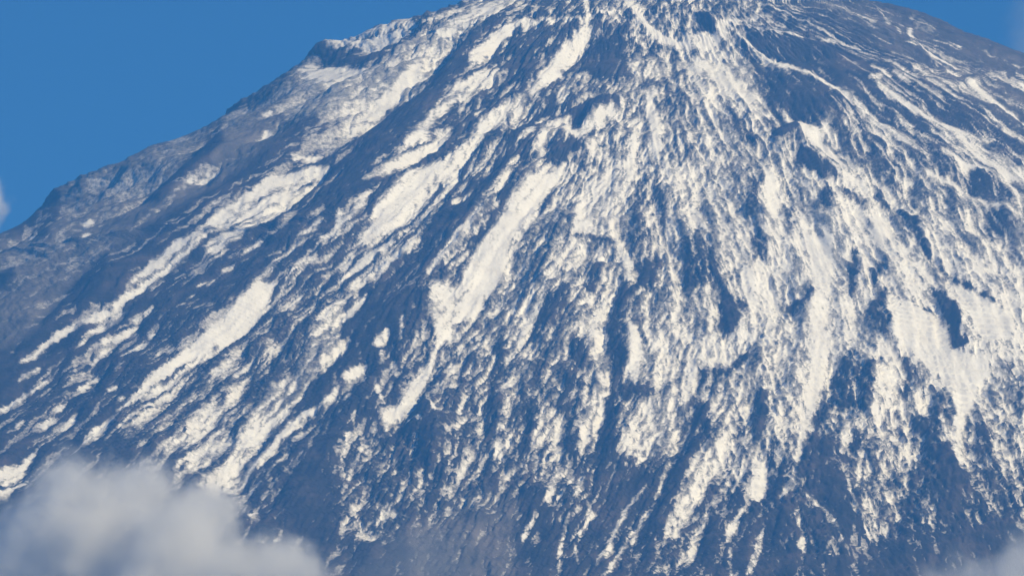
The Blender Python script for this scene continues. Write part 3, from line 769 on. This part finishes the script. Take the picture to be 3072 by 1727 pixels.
def cloud_material(name, lobes, density, scale, edge, seed):
    m = bpy.data.materials.new(name); m.use_nodes = True; t = m.node_tree
    for n in list(t.nodes):
        if n.type != 'OUTPUT_MATERIAL': t.nodes.remove(n)
    out = [n for n in t.nodes if n.type == 'OUTPUT_MATERIAL'][0]
    pv = t.nodes.new('ShaderNodeVolumePrincipled'); pv.inputs['Color'].default_value = (0.985, 0.985, 0.99, 1)
    pv.inputs['Anisotropy'].default_value = 0.0
    tc = t.nodes.new('ShaderNodeTexCoord')
    of = t.nodes.new('ShaderNodeVectorMath'); of.operation = 'ADD'; of.inputs[1].default_value = (seed*131.0, seed*57.0, 0)
    t.links.new(tc.outputs['Object'], of.inputs[0])
    cur = None
    for (c, r) in lobes:
        d = t.nodes.new('ShaderNodeVectorMath'); d.operation = 'DISTANCE'; d.inputs[1].default_value = c
        t.links.new(tc.outputs['Object'], d.inputs[0])
        f = t.nodes.new('ShaderNodeMath'); f.operation = 'MULTIPLY_ADD'; f.inputs[1].default_value = -1.0/r; f.inputs[2].default_value = 1.0
        t.links.new(d.outputs['Value'], f.inputs[0])
        if cur is None: cur = f.outputs[0]
        else:
            mx = t.nodes.new('ShaderNodeMath'); mx.operation = 'SMOOTH_MAX'; mx.inputs[2].default_value = 0.25
            t.links.new(cur, mx.inputs[0]); t.links.new(f.outputs[0], mx.inputs[1]); cur = mx.outputs[0]
    nz_ = noise_node(t, scale, 9, 0.66, of.outputs[0])
    n2 = t.nodes.new('ShaderNodeMath'); n2.operation = 'MULTIPLY_ADD'; n2.inputs[1].default_value = 3.2; n2.inputs[2].default_value = -1.6-edge
    t.links.new(nz_.outputs[0], n2.inputs[0])
    s = t.nodes.new('ShaderNodeMath'); s.operation = 'MULTIPLY_ADD'; s.inputs[1].default_value = 2.0; t.links.new(cur, s.inputs[0]); t.links.new(n2.outputs[0], s.inputs[2])
    mr = t.nodes.new('ShaderNodeMapRange'); mr.interpolation_type = 'SMOOTHSTEP'
    mr.inputs['From Min'].default_value = 0.0; mr.inputs['From Max'].default_value = 1.45; mr.inputs['To Max'].default_value = density
    t.links.new(s.outputs[0], mr.inputs['Value']); t.links.new(mr.outputs[0], pv.inputs['Density'])
    t.links.new(pv.outputs[0], out.inputs['Volume'])
    return m

def make_cloud(label, depth, lobes_px, density, scale, edge, seed):
    c0 = cloud_point(lobes_px[0][0], lobes_px[0][1], depth)
    lobes = []
    bm = bmesh.new()
    for (x, y, r, off) in lobes_px:
        rr = 1.35*r*depth/FOC
        p = cloud_point(x, y, depth+off)-c0
        lobes.append((tuple(p), rr))
        bmesh.ops.create_icosphere(bm, subdivisions=3, radius=rr*1.05, matrix=Matrix.Translation(p))
    me = bpy.data.meshes.new('cloud_lobes'); bm.to_mesh(me); bm.free()
    tmp = bpy.data.objects.new('cloud_lobes', me); COL.objects.link(tmp)
    md = tmp.modifiers.new('r', 'REMESH'); md.mode = 'VOXEL'; md.voxel_size = max(l[1] for l in lobes)/7
    dg = bpy.context.evaluated_depsgraph_get()
    hull = bpy.data.meshes.new_from_object(tmp.evaluated_get(dg)); hull.name = 'cloud'
    bpy.data.objects.remove(tmp)
    hull.materials.clear(); hull.materials.append(cloud_material('cloud_vapour', lobes, density, scale, edge, seed))
    o = bpy.data.objects.new('cloud', hull); COL.objects.link(o); o.location = c0
    o['label'] = label; o['category'] = 'cloud'; o['group'] = 'clouds around the mountain'
    return o
for args in CLOUDS: make_cloud(*args)

# ------------------------------------------------------------------ haze
bm = bmesh.new(); bmesh.ops.create_cube(bm, size=1.0)
for v in bm.verts: v.co = Vector((v.co.x*2*(S+500), 14000+v.co.y*38000, 150+(v.co.z+0.5)*3900))
me = bpy.data.meshes.new('haze'); bm.to_mesh(me); bm.free()
hm = bpy.data.materials.new('haze_air'); hm.use_nodes = True; t = hm.node_tree
for n in list(t.nodes):
    if n.type != 'OUTPUT_MATERIAL': t.nodes.remove(n)
out = [n for n in t.nodes if n.type == 'OUTPUT_MATERIAL'][0]
pv = t.nodes.new('ShaderNodeVolumePrincipled'); pv.inputs['Color'].default_value = (*HAZE_COLOR, 1); pv.inputs['Density'].default_value = HAZE_DENSITY
t.links.new(pv.outputs[0], out.inputs['Volume'])
me.materials.append(hm)
hz = bpy.data.objects.new('haze', me); COL.objects.link(hz); hz['kind'] = 'stuff'
